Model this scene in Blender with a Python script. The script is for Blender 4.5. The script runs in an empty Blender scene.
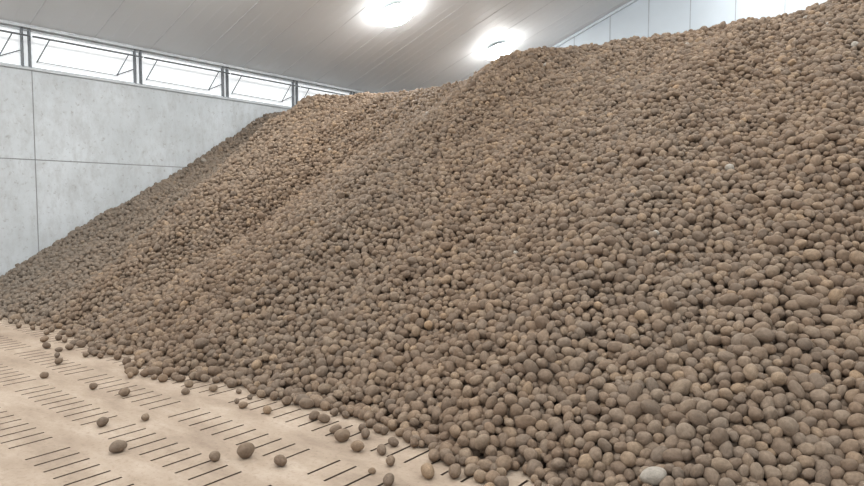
import bpy, bmesh, math
import numpy as np
from mathutils import Vector, Matrix

rng = np.random.default_rng(7)
scene = bpy.context.scene
try:
    scene.view_settings.view_transform = 'Standard'
    scene.view_settings.look = 'None'
except Exception:
    pass

XW, XR, YB, YF = -12.9, 5.0, 17.0, -5.0     # left wall, right wall, back wall, front side left open for fill light
EAVE, SL = 4.88, 0.366
WTOP = 4.1
def ceil_z(x): return EAVE + SL * (x - XW)

# ------------------------------------------------------------------ materials
def lin(c):
    return tuple(((v/255)/12.92 if v/255 <= 0.04045 else ((v/255+0.055)/1.055)**2.4) for v in c) + (1.0,)

def new_mat(name):
    m = bpy.data.materials.new(name); m.use_nodes = True
    nt = m.node_tree
    b = nt.nodes['Principled BSDF']
    return m, nt, b

def ramp(nt, stops):
    r = nt.nodes.new('ShaderNodeValToRGB')
    while len(r.color_ramp.elements) < len(stops):
        r.color_ramp.elements.new(0.5)
    for e, (p, c) in zip(r.color_ramp.elements, stops):
        e.position = p; e.color = c
    return r

def noise(nt, scale, detail=4, rough=0.6, vec=None):
    n = nt.nodes.new('ShaderNodeTexNoise')
    n.inputs['Scale'].default_value = scale
    n.inputs['Detail'].default_value = detail
    n.inputs['Roughness'].default_value = rough
    if vec is not None: nt.links.new(vec, n.inputs['Vector'])
    return n

def mix(nt, a, b, fac, mode='MIX'):
    m = nt.nodes.new('ShaderNodeMix'); m.data_type = 'RGBA'; m.blend_type = mode
    for k, v in ((6, a), (7, b), (0, fac)):
        if isinstance(v, bpy.types.NodeSocket): nt.links.new(v, m.inputs[k])
        else: m.inputs[k].default_value = v
    return m.outputs[2]

def plain(name, col, rough=0.6, metal=0.0, var=0.06, scale=6):
    m, nt, b = new_mat(name)
    tc = nt.nodes.new('ShaderNodeTexCoord')
    n = noise(nt, scale, 5, 0.6, tc.outputs['Object'])
    c = lin(col)
    lo = tuple(v*(1-var*2) for v in c[:3])+(1,); hi = tuple(min(1, v*(1+var*2)) for v in c[:3])+(1,)
    r = ramp(nt, [(0.3, lo), (0.7, hi)])
    nt.links.new(n.outputs['Fac'], r.inputs['Fac'])
    nt.links.new(r.outputs['Color'], b.inputs['Base Color'])
    b.inputs['Roughness'].default_value = rough
    b.inputs['Metallic'].default_value = metal
    return m

def mat_concrete():
    m, nt, b = new_mat('concrete_panel')
    tc = nt.nodes.new('ShaderNodeTexCoord')
    big = noise(nt, 0.7, 6, 0.65, tc.outputs['Object'])
    r1 = ramp(nt, [(0.3, lin((184,189,191))), (0.7, lin((206,211,214)))])
    nt.links.new(big.outputs['Fac'], r1.inputs['Fac'])
    mp = nt.nodes.new('ShaderNodeMapping'); mp.inputs['Scale'].default_value = (1, 2.0, 1.0)
    nt.links.new(tc.outputs['Object'], mp.inputs['Vector'])
    st = noise(nt, 2.6, 7, 0.75, mp.outputs['Vector'])
    r2 = ramp(nt, [(0.45, (0,0,0,1)), (0.75, (0.9,0.9,0.9,1))])
    nt.links.new(st.outputs['Fac'], r2.inputs['Fac'])
    c = mix(nt, r1.outputs['Color'], lin((172,174,174)), r2.outputs['Color'])
    sp = noise(nt, 11, 4, 0.75, tc.outputs['Object'])
    r3 = ramp(nt, [(0.58, (0,0,0,1)), (0.70, (0.75,0.75,0.75,1))])
    nt.links.new(sp.outputs['Fac'], r3.inputs['Fac'])
    c = mix(nt, c, lin((150,149,146)), r3.outputs['Color'])
    nt.links.new(c, b.inputs['Base Color'])
    b.inputs['Roughness'].default_value = 0.75
    return m

def mat_floor():
    m, nt, b = new_mat('dusty_timber_floor')
    tc = nt.nodes.new('ShaderNodeTexCoord')
    mp = nt.nodes.new('ShaderNodeMapping'); mp.inputs['Scale'].default_value = (1.0, 2.5, 1)
    nt.links.new(tc.outputs['Object'], mp.inputs['Vector'])
    n1 = noise(nt, 1.4, 7, 0.65, mp.outputs['Vector'])
    r1 = ramp(nt, [(0.3, lin((134,117,101))), (0.5, lin((156,139,121))), (0.7, lin((174,158,141)))])
    nt.links.new(n1.outputs['Fac'], r1.inputs['Fac'])
    n2 = noise(nt, 30, 4, 0.7, tc.outputs['Object'])
    r2 = ramp(nt, [(0.52, (0,0,0,1)), (0.75, (0.6,0.6,0.6,1))])
    nt.links.new(n2.outputs['Fac'], r2.inputs['Fac'])
    c = mix(nt, r1.outputs['Color'], lin((116,96,79)), r2.outputs['Color'])
    nt.links.new(c, b.inputs['Base Color'])
    b.inputs['Roughness'].default_value = 0.8
    bp = nt.nodes.new('ShaderNodeBump'); bp.inputs['Strength'].default_value = 0.2; bp.inputs['Distance'].default_value = 0.01
    nt.links.new(n2.outputs['Fac'], bp.inputs['Height']); nt.links.new(bp.outputs['Normal'], b.inputs['Normal'])
    return m

def mat_potato():
    m, nt, b = new_mat('potato_skin')
    at = nt.nodes.new('ShaderNodeAttribute'); at.attribute_type = 'INSTANCER'; at.attribute_name = 'tint'
    ag = nt.nodes.new('ShaderNodeAttribute'); ag.attribute_type = 'INSTANCER'; ag.attribute_name = 'grey'
    r = ramp(nt, [(0.0, lin((104,88,74))), (0.3, lin((120,102,86))), (0.6, lin((132,113,95))),
                  (0.85, lin((143,124,104))), (0.96, lin((156,132,106))), (1.0, lin((176,171,162)))])
    nt.links.new(at.outputs['Fac'], r.inputs['Fac'])
    c = mix(nt, r.outputs['Color'], lin((124,115,105)), ag.outputs['Fac'])
    tc = nt.nodes.new('ShaderNodeTexCoord')
    n = noise(nt, 2.2, 6, 0.75, tc.outputs['Object'])
    rr = ramp(nt, [(0.32, (0.66,0.64,0.62,1)), (0.68, (1.16,1.14,1.11,1))])
    nt.links.new(n.outputs['Fac'], rr.inputs['Fac'])
    c = mix(nt, c, rr.outputs['Color'], 1.0, 'MULTIPLY')
    nt.links.new(c, b.inputs['Base Color'])
    b.inputs['Roughness'].default_value = 0.75
    b.inputs['Specular IOR Level'].default_value = 0.25
    return m

M_CONC = mat_concrete()
M_FLOOR = mat_floor()
M_POT = mat_potato()
M_GAPSHADE = plain('pile_gap_shade', (52,43,35), 0.95)  # dark base colour stands in for shade in gaps between potatoes
M_DARK = plain('slot_dust_shade', (80,66,54), 0.95)  # dusty brown, darkened to paint the shade inside the slots
M_JOINT = plain('joint_sealant', (140,141,140), 0.8)
M_CEIL = plain('ceiling_sheet', (220,224,227), 0.55, 0.0, 0.01, 0.6)
M_SEAM = plain('ceiling_seam', (204,208,211), 0.5)
M_BACK = plain('insulated_wall_sheet', (196,206,214), 0.4, 0.0, 0.02, 0.8)
M_BSEAM = plain('wall_seam', (160,168,175), 0.5)
M_STEEL = plain('galvanised_steel', (184,188,190), 0.45, 0.1)
M_RUBBER = plain('dark_rail', (112,116,119), 0.5, 0.3)

def emis(name, col, s):
    m, nt, b = new_mat(name)
    b.inputs['Base Color'].default_value = (0.85,0.87,0.88,1)
    b.inputs['Emission Color'].default_value = col
    b.inputs['Emission Strength'].default_value = s
    return m
M_PANE = emis('translucent_pane_glow', (0.93,0.97,1,1), 0.42)  # pane emission stands in for daylight shining through from outside
M_LAMP = emis('lamp_diffuser', (1,0.985,0.96,1), 95)
M_LAMP2 = emis('lamp_diffuser_skirt', (1,0.985,0.96,1), 26)

# ------------------------------------------------------------------ mesh helpers
class MB:
    def __init__(s): s.v=[]; s.f=[]; s.m=[]; s.mats=[]
    def mi(s, mat):
        if mat not in s.mats: s.mats.append(mat)
        return s.mats.index(mat)
    def box(s, a, b, mat):
        x0,y0,z0=a; x1,y1,z1=b; n=len(s.v)
        s.v += [(x0,y0,z0),(x1,y0,z0),(x1,y1,z0),(x0,y1,z0),(x0,y0,z1),(x1,y0,z1),(x1,y1,z1),(x0,y1,z1)]
        for q in ((0,3,2,1),(4,5,6,7),(0,1,5,4),(1,2,6,5),(2,3,7,6),(3,0,4,7)):
            s.f.append(tuple(n+i for i in q)); s.m.append(s.mi(mat))
    def hexa(s, pts, mat):
        n=len(s.v); s.v += [tuple(p) for p in pts]
        for q in ((0,3,2,1),(4,5,6,7),(0,1,5,4),(1,2,6,5),(2,3,7,6),(3,0,4,7)):
            s.f.append(tuple(n+i for i in q)); s.m.append(s.mi(mat))
    def quad(s, pts, mat):
        n=len(s.v); s.v += [tuple(p) for p in pts]
        s.f.append(tuple(range(n, n+len(pts)))); s.m.append(s.mi(mat))
    def rod(s, a, b, r, mat, seg=8):
        a=Vector(a); b=Vector(b); d=(b-a).normalized()
        u=d.orthogonal().normalized(); w=d.cross(u); n=len(s.v)
        for p in (a,b):
            for i in range(seg):
                t=2*math.pi*i/seg
                s.v.append(tuple(p+u*math.cos(t)*r+w*math.sin(t)*r))
        for i in range(seg):
            j=(i+1)%seg
            s.f.append((n+i,n+j,n+seg+j,n+seg+i)); s.m.append(s.mi(mat))
        s.f.append(tuple(n+i for i in reversed(range(seg)))); s.m.append(s.mi(mat))
        s.f.append(tuple(n+seg+i for i in range(seg))); s.m.append(s.mi(mat))
    def make(s, name, loc=(0,0,0)):
        me=bpy.data.meshes.new(name)
        me.from_pydata([(v[0]-loc[0],v[1]-loc[1],v[2]-loc[2]) for v in s.v],[],s.f)
        for m in s.mats: me.materials.append(m)
        me.polygons.foreach_set('material_index', s.m)
        me.update()
        o=bpy.data.objects.new(name, me); o.location=loc
        scene.collection.objects.link(o); return o

# ------------------------------------------------------------------ floor with ventilation slots
fl = MB()
PY, SLEN, PX, SWID = 0.50, 0.27, 0.15, 0.018
strips = [1.58 + PY*k for k in range(-13, 5)]
strips = [s for s in strips if s-SLEN/2 > YF and s < 3.7]
ycur = YF
xs = np.arange(XW+0.12, XR-0.1, PX)
for k, sc in enumerate(strips):
    a, b = sc-SLEN/2, sc+SLEN/2
    fl.quad([(XW,ycur,0),(XR,ycur,0),(XR,a,0),(XW,a,0)], M_FLOOR)
    xc = XW
    off = 0.05*((k*7)%3)
    for x in xs:
        x = x+off
        if int((x-XW)/PX) % 11 == 10: continue       # solid joist between boards
        l, r = x-SWID/2, x+SWID/2
        if r > XR-0.02: break
        fl.quad([(xc,a,0),(l,a,0),(l,b,0),(xc,b,0)], M_FLOOR)
        D=-0.05
        fl.quad([(l,a,0),(l,a,D),(l,b,D),(l,b,0)], M_DARK)
        fl.quad([(r,a,0),(r,b,0),(r,b,D),(r,a,D)], M_DARK)
        fl.quad([(l,a,0),(r,a,0),(r,a,D),(l,a,D)], M_DARK)
        fl.quad([(l,b,0),(l,b,D),(r,b,D),(r,b,0)], M_DARK)
        xc = r
    fl.quad([(xc,a,0),(XR,a,0),(XR,b,0),(xc,b,0)], M_FLOOR)
    ycur = b
fl.quad([(XW,ycur,0),(XR,ycur,0),(XR,YB,0),(XW,YB,0)], M_FLOOR)
fl.box((XW,YF,-0.2),(XR,YB,-0.05), M_DARK)
fl.make('floor')

# ------------------------------------------------------------------ left wall (concrete panels)
wl = MB()
wl.box((XW-0.25,YF,-0.2),(XW-0.008,YB,WTOP-0.01), M_JOINT)
ys = [YF, -1.53, 4.47, 10.47, YB]
G=0.009
for i in range(4):
    for (z0,z1) in ((0,2.48),(2.48,WTOP)):
        wl.box((XW-0.03,ys[i]+G,z0+G),(XW,ys[i+1]-G,z1-(G if z1<4 else 0)), M_CONC)
wl.box((XW-0.25,YF,WTOP),(XW+0.03,YB,WTOP+0.04), M_STEEL)
wl.make('wall_left')

# ------------------------------------------------------------------ clerestory windows
p0 = 4.45
posts = [p0+2.05*k for k in range(-4,7)]
posts = [p for p in posts if YF < p < YB]
edges = [YF+0.02]+posts+[YB-0.02]
for i in range(len(edges)-1):
    a, b = edges[i], edges[i+1]
    w = MB()
    zb, zt = WTOP+0.04, EAVE-0.03
    x0 = XW-0.10
    w.box((x0-0.02,a,zb),(x0,b,zt), M_PANE)                      # pane
    w.box((x0,a,zt-0.04),(x0+0.05,b,zt), M_STEEL)                # head rail
    w.box((x0,a,zb),(x0+0.06,b,zb+0.03), M_STEEL)                # sill rail
    # twin posts at the start of the bay
    w.box((x0,a,zb),(x0+0.08,a+0.03,zt), M_RUBBER)
    if i: w.box((x0,a-0.12,zb),(x0+0.08,a-0.09,zt), M_RUBBER)
    # operating rod and opening stays
    if b-a > 1.2:
        zr = zt-0.16
        w.rod((x0+0.20,a+0.02,zr),(x0+0.20,b-0.02,zr),0.017,M_RUBBER)
        for yy in (a+0.30, b-0.30):
            w.rod((x0+0.20,yy,zr),(x0+0.05,yy-0.18,zb+0.12),0.011,M_RUBBER)
        w.rod((x0+0.05,a+0.12,zb+0.14),(x0+0.05,b-0.45,zb+0.12),0.010,M_STEEL)
        w.rod((x0+0.05,b-0.50,zb+0.12),(x0+0.05,b-0.14,zb+0.30),0.010,M_RUBBER)
    w.make('window_%d' % (i+1))
tr = MB()
tr.box((XW-0.15,YF,EAVE-0.03),(XW+0.02,YB,EAVE+0.03), M_STEEL)
tr.make('trim_eaves')

# ------------------------------------------------------------------ ceiling
c = MB()
def slab(x0,x1,y0,y1,d0,d1,mat):
    c.hexa([(x0,y0,ceil_z(x0)+d0),(x1,y0,ceil_z(x1)+d0),(x1,y1,ceil_z(x1)+d0),(x0,y1,ceil_z(x0)+d0),
            (x0,y0,ceil_z(x0)+d1),(x1,y0,ceil_z(x1)+d1),(x1,y1,ceil_z(x1)+d1),(x0,y1,ceil_z(x0)+d1)],mat)
slab(XW-0.2,XR+0.2,YF,YB+0.2,0.03,0.2,M_CEIL)
yy = YF+0.5
while yy < YB:
    slab(XW,XR,yy-0.010,yy+0.010,0.024,0.04,M_SEAM)
    for q in (0.28,0.56,0.84):
        slab(XW,XR,yy+q-0.006,yy+q+0.006,0.028,0.04,M_CEIL)
    yy += 1.12
c.make('ceiling')

# ------------------------------------------------------------------ back wall / right wall
bw = MB()
bw.hexa([(XW-0.2,YB,-0.2),(XR+0.2,YB,-0.2),(XR+0.2,YB+0.2,-0.2),(XW-0.2,YB+0.2,-0.2),
         (XW-0.2,YB,ceil_z(XW-0.2)),(XR+0.2,YB,ceil_z(XR+0.2)),(XR+0.2,YB+0.2,ceil_z(XR+0.2)),(XW-0.2,YB+0.2,ceil_z(XW-0.2))], M_BACK)
x = -12.6
while x < XR:
    bw.box((x-0.012,YB-0.008,0),(x+0.012,YB+0.01,ceil_z(x)-0.01), M_BSEAM)
    x += 1.08
bw.make('wall_back')
tb = MB()
tb.hexa([(XW,YB-0.06,ceil_z(XW)-0.06),(XR,YB-0.06,ceil_z(XR)-0.06),(XR,YB,ceil_z(XR)-0.06),(XW,YB,ceil_z(XW)-0.06),
         (XW,YB-0.06,ceil_z(XW)+0.02),(XR,YB-0.06,ceil_z(XR)+0.02),(XR,YB,ceil_z(XR)+0.02),(XW,YB,ceil_z(XW)+0.02)], M_BACK)
tb.make('trim_gable')
rw = MB()
rw.box((XR,YF,-0.2),(XR+0.2,YB,ceil_z(XR)), M_BACK)
yy = YF+1
while yy < YB:
    rw.box((XR-0.008,yy-0.012,0),(XR+0.01,yy+0.012,ceil_z(XR)-0.05), M_BSEAM); yy += 1.08
rw.make('wall_right')

# ------------------------------------------------------------------ ceiling lamps
tilt = math.atan(SL)
def lamp(x, y):
    me = bpy.data.meshes.new('ceiling_lamp'); bm = bmesh.new()
    # revolved profile: mounting box, neck, glowing bowl diffuser
    prof = [(0.0,0.02,0),(0.12,0.02,0),(0.12,-0.06,0),(0.18,-0.10,0),(0.37,-0.13,0),(0.41,-0.155,2),(0.41,-0.175,2),(0.37,-0.23,1),(0.22,-0.28,1),(0.0,-0.30,1)]
    seg = 40; rings=[]
    for r,z,_ in prof:
        if r == 0: rings.append([bm.verts.new((0,0,z))])
        else: rings.append([bm.verts.new((r*math.cos(2*math.pi*i/seg), r*math.sin(2*math.pi*i/seg), z)) for i in range(seg)])
    for a in range(len(prof)-1):
        A,B=rings[a],rings[a+1]
        for i in range(seg):
            j=(i+1)%seg
            if len(A)==1: f=bm.faces.new((A[0],B[j],B[i]))
            elif len(B)==1: f=bm.faces.new((A[i],A[j],B[0]))
            else: f=bm.faces.new((A[i],A[j],B[j],B[i]))
            f.material_index = prof[a+1][2]
            f.smooth=True
    bmesh.ops.recalc_face_normals(bm, faces=bm.faces)
    bm.to_mesh(me); bm.free()
    me.materials.append(M_STEEL); me.materials.append(M_LAMP); me.materials.append(M_LAMP2)
    o = bpy.data.objects.new('ceiling_lamp', me)
    o.location=(x,y,ceil_z(x)+0.02); o.rotation_euler=(0,-tilt,0)
    scene.collection.objects.link(o)
for x in (-9.65, -3.2, 2.6):
    for k in range(-1,4):
        lamp(x, 10.7-4.3*2+4.3*k)

# ------------------------------------------------------------------ potato pile
SLOPE = 0.603
hx = [-12.9,-12.0,-11.5,-10.9,-9,-8.2,-7.5,-6.9,-5.8,-4,-2.95,-2.06,-1.6,-1.0,0,5]
hh = [3.92,3.80,3.98,4.02,4.02,4.05,4.20,4.45,4.45,4.52,4.42,4.42,4.47,4.72,5.05,5.1]
def fbm(x, y):
    return (0.5*np.sin(0.9*x+1.3*np.sin(0.5*y+1)+0.4)+0.35*np.sin(2.1*x-0.8*y+2.1)*np.cos(0.9*y+0.3*x)
            +0.2*np.sin(4.3*x+1.9*y+0.7)*np.sin(3.1*y-1.2*x+1.9)+0.12*np.sin(8.3*x+1.1)*np.sin(7.1*y+2.0*np.sin(x)))
def toe(x):
    return 3.28 + 0.10*np.sin(1.3*x+0.5) + 0.06*np.sin(3.7*x+1.2) + 0.04*np.sin(9.1*x)
def surf(x, y):
    x = np.asarray(x,float); y=np.asarray(y,float)
    t = y - toe(x)
    a = SLOPE*t
    # separate, lower heap against the left wall, then broad ridges down the slope
    q = x + 10.45 + 0.27*(y-6.6)
    ridge = -0.22*np.clip((x-XW)/1.5,0,1) + 0.66/(1+np.exp(-q/0.13)) - 0.42*np.clip(q/2.2,0,1)
    ridge += 0.18*np.exp(-((x+6.6-0.10*(y-7))/0.6)**2) - 0.22*np.exp(-((x+7.9-0.1*(y-7))/0.6)**2)
    ridge += 0.12*np.exp(-((x+2.4+0.12*(y-7))/0.8)**2)
    fade = np.clip(t/2.5,0,1)
    a = a + fade*(ridge + 0.13*fbm(x,y))
    H = np.interp(x,hx,hh) + 0.06*fbm(1.7*x+3,1.5*y)
    k = 0.12
    h = np.clip(0.5+0.5*(H-a)/k,0,1)
    z = H*(1-h)+a*h - k*h*(1-h)
    return np.maximum(z, 0.0)

P = 0.0715
nx = int((XR-0.1-(XW+0.06))/P)
yv = [2.0]
while yv[-1] < YB-0.1:
    yv.append(yv[-1] + (P*0.866*0.856 if 3.3 < yv[-1] < 10.9 else P*0.9))
yv = np.array(yv); ny = len(yv)
I, J = np.meshgrid(np.arange(nx), np.arange(ny), indexing='ij')
L=2
pos = np.zeros((L,nx,ny,3)); 
rad = np.clip(rng.normal(0.0370,0.0075,(L,nx,ny)),0.022,0.060)
for l in range(L):
    X = XW+0.06 + (I + 0.5*(J%2) + 0.5*l)*P + rng.normal(0,0.020,(nx,ny))
    Y = yv[J] + l*P*0.4 + rng.normal(0,0.020,(nx,ny))
    pos[l,:,:,0]=X; pos[l,:,:,1]=Y
target_off = np.array([0.0,-0.056])[:,None,None] + rng.normal(0,0.015,(L,nx,ny))
pos[...,2] = surf(pos[...,0],pos[...,1]) + target_off
shifts=[]
for dl in (0,1):
    for di in range(-2,3):
        for dj in range(-2,3):
            if dl==0 and (di,dj)<=(0,0): continue
            shifts.append((dl,di,dj))
def sl(d,n):
    return (slice(max(0,-d),n-max(0,d)), slice(max(0,d),n-max(0,-d)))
for it in range(10):
    acc = np.zeros_like(pos)
    for dl,di,dj in shifts:
        a0,b0 = sl(dl,L); a1,b1=sl(di,nx); a2,b2=sl(dj,ny)
        A=pos[a0,a1,a2]; B=pos[b0,b1,b2]
        d=B-A; dist=np.sqrt((d**2).sum(-1))+1e-6
        want=(rad[a0,a1,a2]+rad[b0,b1,b2])*0.98
        pen=np.clip(want-dist,0,None)*0.5*0.6
        mv=d/dist[...,None]*pen[...,None]
        acc[b0,b1,b2]+=mv; acc[a0,a1,a2]-=mv
    pos += acc
    s = surf(pos[...,0],pos[...,1]) + target_off
    pos[...,2] += 0.22*(s-pos[...,2])
X,Y,Z = pos[...,0],pos[...,1],pos[...,2]
t = Y - toe(X)
keep = np.ones(t.shape,bool)
u = rng.random(t.shape)
keep[0] &= (t[0] > 0) | (u[0] < 0.8*np.exp(t[0]/0.10)) 
keep[1] &= (surf(X[1],Y[1]) > 0.08)
keep &= (X > XW+0.035)&(X < XR-0.04)&(Y < YB-0.05)
pts = pos[keep]; r = rad[keep]

# loose potatoes on the floor in front of the pile
loose = [(-3.44,2.36,.050),(-4.19,1.88,.044),(-4.78,2.04,.036),(-2.95,2.89,.040),(-3.55,2.20,.034),(-3.16,2.42,.036),
 (-4.65,2.30,.030),(-6.56,2.28,.034),(-6.43,3.0,.044),(-5.81,2.41,.030),(-5.39,2.49,.038),(-7.02,2.58,.036),(-2.79,2.96,.034),
 (-2.72,3.18,.036),(-2.37,3.05,.042),(-3.65,3.12,.038),(-4.05,2.98,.034),(-8.3,2.9,.036),(-2.62,2.86,.033),(-3.3,3.02,.036),
 (-5.2,2.98,.034),(-2.2,2.98,.043),(-1.9,2.9,.040)]
n2 = 150
lx = rng.uniform(XW+0.2,XR-0.3,n2); lt = rng.exponential(0.14,n2)
ly = toe(lx)-0.05-lt
lr = np.clip(rng.normal(0.034,0.006,n2),0.022,0.05)
for a,b,cc in zip(lx,ly,lr):
    if b > 2.4: loose.append((a,b,cc))
ok=[]
floorpts = pts[pts[:,2]<0.1][:, :2]
for a,b,cc in loose:
    if all((a-q[0])**2+(b-q[1])**2 > (cc+q[2])**2*1.1 for q in ok) and np.min((floorpts[:,0]-a)**2+(floorpts[:,1]-b)**2) > (cc+0.035)**2:
        ok.append((a,b,cc))
lo = np.array(ok)
n_l = len(lo)
pts = np.vstack([pts, np.column_stack([lo[:,0],lo[:,1],lo[:,2]*0.8])])
r = np.concatenate([r, lo[:,2]])
N = len(pts)
sc = np.column_stack([r*rng.uniform(0.86,0.98,N), r*rng.uniform(0.90,1.04,N), r*rng.uniform(1.06,1.42,N)])
rot = rng.uniform(0,2*math.pi,(N,3))
low = (pts[:,2] < 0.075) & (pts[:,1] < toe(pts[:,0])+0.12)
rot[low,0] = math.pi/2 + rng.normal(0,0.1,low.sum()); rot[low,1]=0
pts[low,2] = sc[low,1]*0.95
pts[:,2] = np.maximum(pts[:,2], r*0.9)
tint = np.clip(rng.beta(1.8,1.9,N),0,0.90)
q = rng.random(N); tint[q<0.008] = 0.96; tint[q<0.001] = 1.0
g = 1/(1+np.exp((pts[:,0]+10.45+0.27*(pts[:,1]-6.6))/0.15))
grey = np.clip(0.55*g + rng.uniform(0.0,0.42,N) + 0.10*np.sin(1.7*pts[:,0]+0.9*pts[:,1]),0,1)
var = rng.integers(0,8,N)
print('potatoes', N, 'loose', n_l)

# base body under the potatoes
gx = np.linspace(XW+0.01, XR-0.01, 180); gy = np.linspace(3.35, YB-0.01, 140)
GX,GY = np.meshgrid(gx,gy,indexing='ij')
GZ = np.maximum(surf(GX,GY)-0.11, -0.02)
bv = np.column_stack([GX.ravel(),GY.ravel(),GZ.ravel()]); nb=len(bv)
ii,jj=np.meshgrid(np.arange(179),np.arange(139),indexing='ij')
a=(ii*140+jj).ravel(); faces=np.column_stack([a,a+140,a+141,a+1])
me = bpy.data.meshes.new('potato_pile')
nv = nb+N
me.vertices.add(nv); me.vertices.foreach_set('co', np.vstack([bv,pts]).astype(np.float32).ravel())
me.loops.add(len(faces)*4); me.loops.foreach_set('vertex_index', faces.astype(np.int32).ravel())
me.polygons.add(len(faces)); me.polygons.foreach_set('loop_start', np.arange(0,len(faces)*4,4,dtype=np.int32))
me.update(calc_edges=True); me.validate()
def att(name, typ, data, key):
    at = me.attributes.new(name, typ, 'POINT'); at.data.foreach_set(key, data.ravel())
z1=np.zeros(nb); z3=np.zeros((nb,3))
att('spud','FLOAT', np.concatenate([z1,np.ones(N)]).astype(np.float32),'value')
att('tint','FLOAT', np.concatenate([z1,tint]).astype(np.float32),'value')
att('grey','FLOAT', np.concatenate([z1,grey]).astype(np.float32),'value')
att('variant','INT', np.concatenate([z1,var]).astype(np.int32),'value')
att('rot','FLOAT_VECTOR', np.vstack([z3,rot]).astype(np.float32),'vector')
att('scl','FLOAT_VECTOR', np.vstack([z3,sc]).astype(np.float32),'vector')
me.materials.append(M_GAPSHADE)
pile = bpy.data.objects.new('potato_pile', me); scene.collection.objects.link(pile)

ng = bpy.data.node_groups.new('potato_scatter','GeometryNodeTree')
ng.interface.new_socket('Geometry', in_out='INPUT', socket_type='NodeSocketGeometry')
ng.interface.new_socket('Geometry', in_out='OUTPUT', socket_type='NodeSocketGeometry')
nd, lk = ng.nodes, ng.links
gi = nd.new('NodeGroupInput'); go = nd.new('NodeGroupOutput')
def named(name, dt):
    n = nd.new('GeometryNodeInputNamedAttribute'); n.data_type=dt; n.inputs['Name'].default_value=name
    return n.outputs['Attribute']
sep = nd.new('GeometryNodeSeparateGeometry'); sep.domain='POINT'
cmpn = nd.new('FunctionNodeCompare'); cmpn.data_type='FLOAT'; cmpn.operation='GREATER_THAN'
lk.new(named('spud','FLOAT'), cmpn.inputs[0]); cmpn.inputs[1].default_value=0.5
lk.new(gi.outputs[0], sep.inputs['Geometry']); lk.new(cmpn.outputs[0], sep.inputs['Selection'])
g2i = nd.new('GeometryNodeGeometryToInstance')
for k in range(8):
    ico = nd.new('GeometryNodeMeshIcoSphere'); ico.inputs['Radius'].default_value=1.0; ico.inputs['Subdivisions'].default_value=4
    sp = nd.new('GeometryNodeSetPosition')
    ps = nd.new('GeometryNodeInputPosition')
    nz = nd.new('ShaderNodeTexNoise'); nz.noise_dimensions='4D'
    nz.inputs['W'].default_value = 3.7*k+1; nz.inputs['Scale'].default_value = 0.6; nz.inputs['Detail'].default_value=1.0
    lk.new(ps.outputs[0], nz.inputs['Vector'])
    sb = nd.new('ShaderNodeVectorMath'); sb.operation='SUBTRACT'; sb.inputs[1].default_value=(0.5,0.5,0.5)
    lk.new(nz.outputs['Color'], sb.inputs[0])
    mu = nd.new('ShaderNodeVectorMath'); mu.operation='SCALE'; mu.inputs['Scale'].default_value=0.55
    lk.new(sb.outputs[0], mu.inputs[0])
    lk.new(ico.outputs['Mesh'], sp.inputs['Geometry']); lk.new(mu.outputs[0], sp.inputs['Offset'])
    sm = nd.new('GeometryNodeSetShadeSmooth'); lk.new(sp.outputs[0], sm.inputs['Geometry'])
    mt = nd.new('GeometryNodeSetMaterial'); mt.inputs['Material'].default_value = M_POT
    lk.new(sm.outputs[0], mt.inputs['Geometry'])
    lk.new(mt.outputs[0], g2i.inputs[0])
ip = nd.new('GeometryNodeInstanceOnPoints')
lk.new(sep.outputs['Selection'], ip.inputs['Points'])
lk.new(g2i.outputs[0], ip.inputs['Instance'])
ip.inputs['Pick Instance'].default_value=True
lk.new(named('variant','INT'), ip.inputs['Instance Index'])
e2r = nd.new('FunctionNodeEulerToRotation'); lk.new(named('rot','FLOAT_VECTOR'), e2r.inputs[0])
lk.new(e2r.outputs[0], ip.inputs['Rotation'])
lk.new(named('scl','FLOAT_VECTOR'), ip.inputs['Scale'])
jn = nd.new('GeometryNodeJoinGeometry')
lk.new(ip.outputs[0], jn.inputs[0]); lk.new(sep.outputs['Inverted'], jn.inputs[0])
lk.new(jn.outputs[0], go.inputs[0])
md = pile.modifiers.new('potatoes','NODES'); md.node_group = ng

# ------------------------------------------------------------------ world (added soft fill, let in by leaving out the front wall)
w = bpy.data.worlds.new('World'); scene.world = w; w.use_nodes=True
bg = w.node_tree.nodes['Background']; bg.inputs[0].default_value=(0.95,0.97,1.0,1); bg.inputs[1].default_value=1.2

# ------------------------------------------------------------------ camera
cam = bpy.data.cameras.new('Camera'); cam.lens=26; cam.sensor_width=36
co = bpy.data.objects.new('Camera', cam); scene.collection.objects.link(co)
co.location=(0,0,1.65)
co.rotation_euler=(math.radians(90-3.48),0,math.radians(38.6))
scene.camera = co
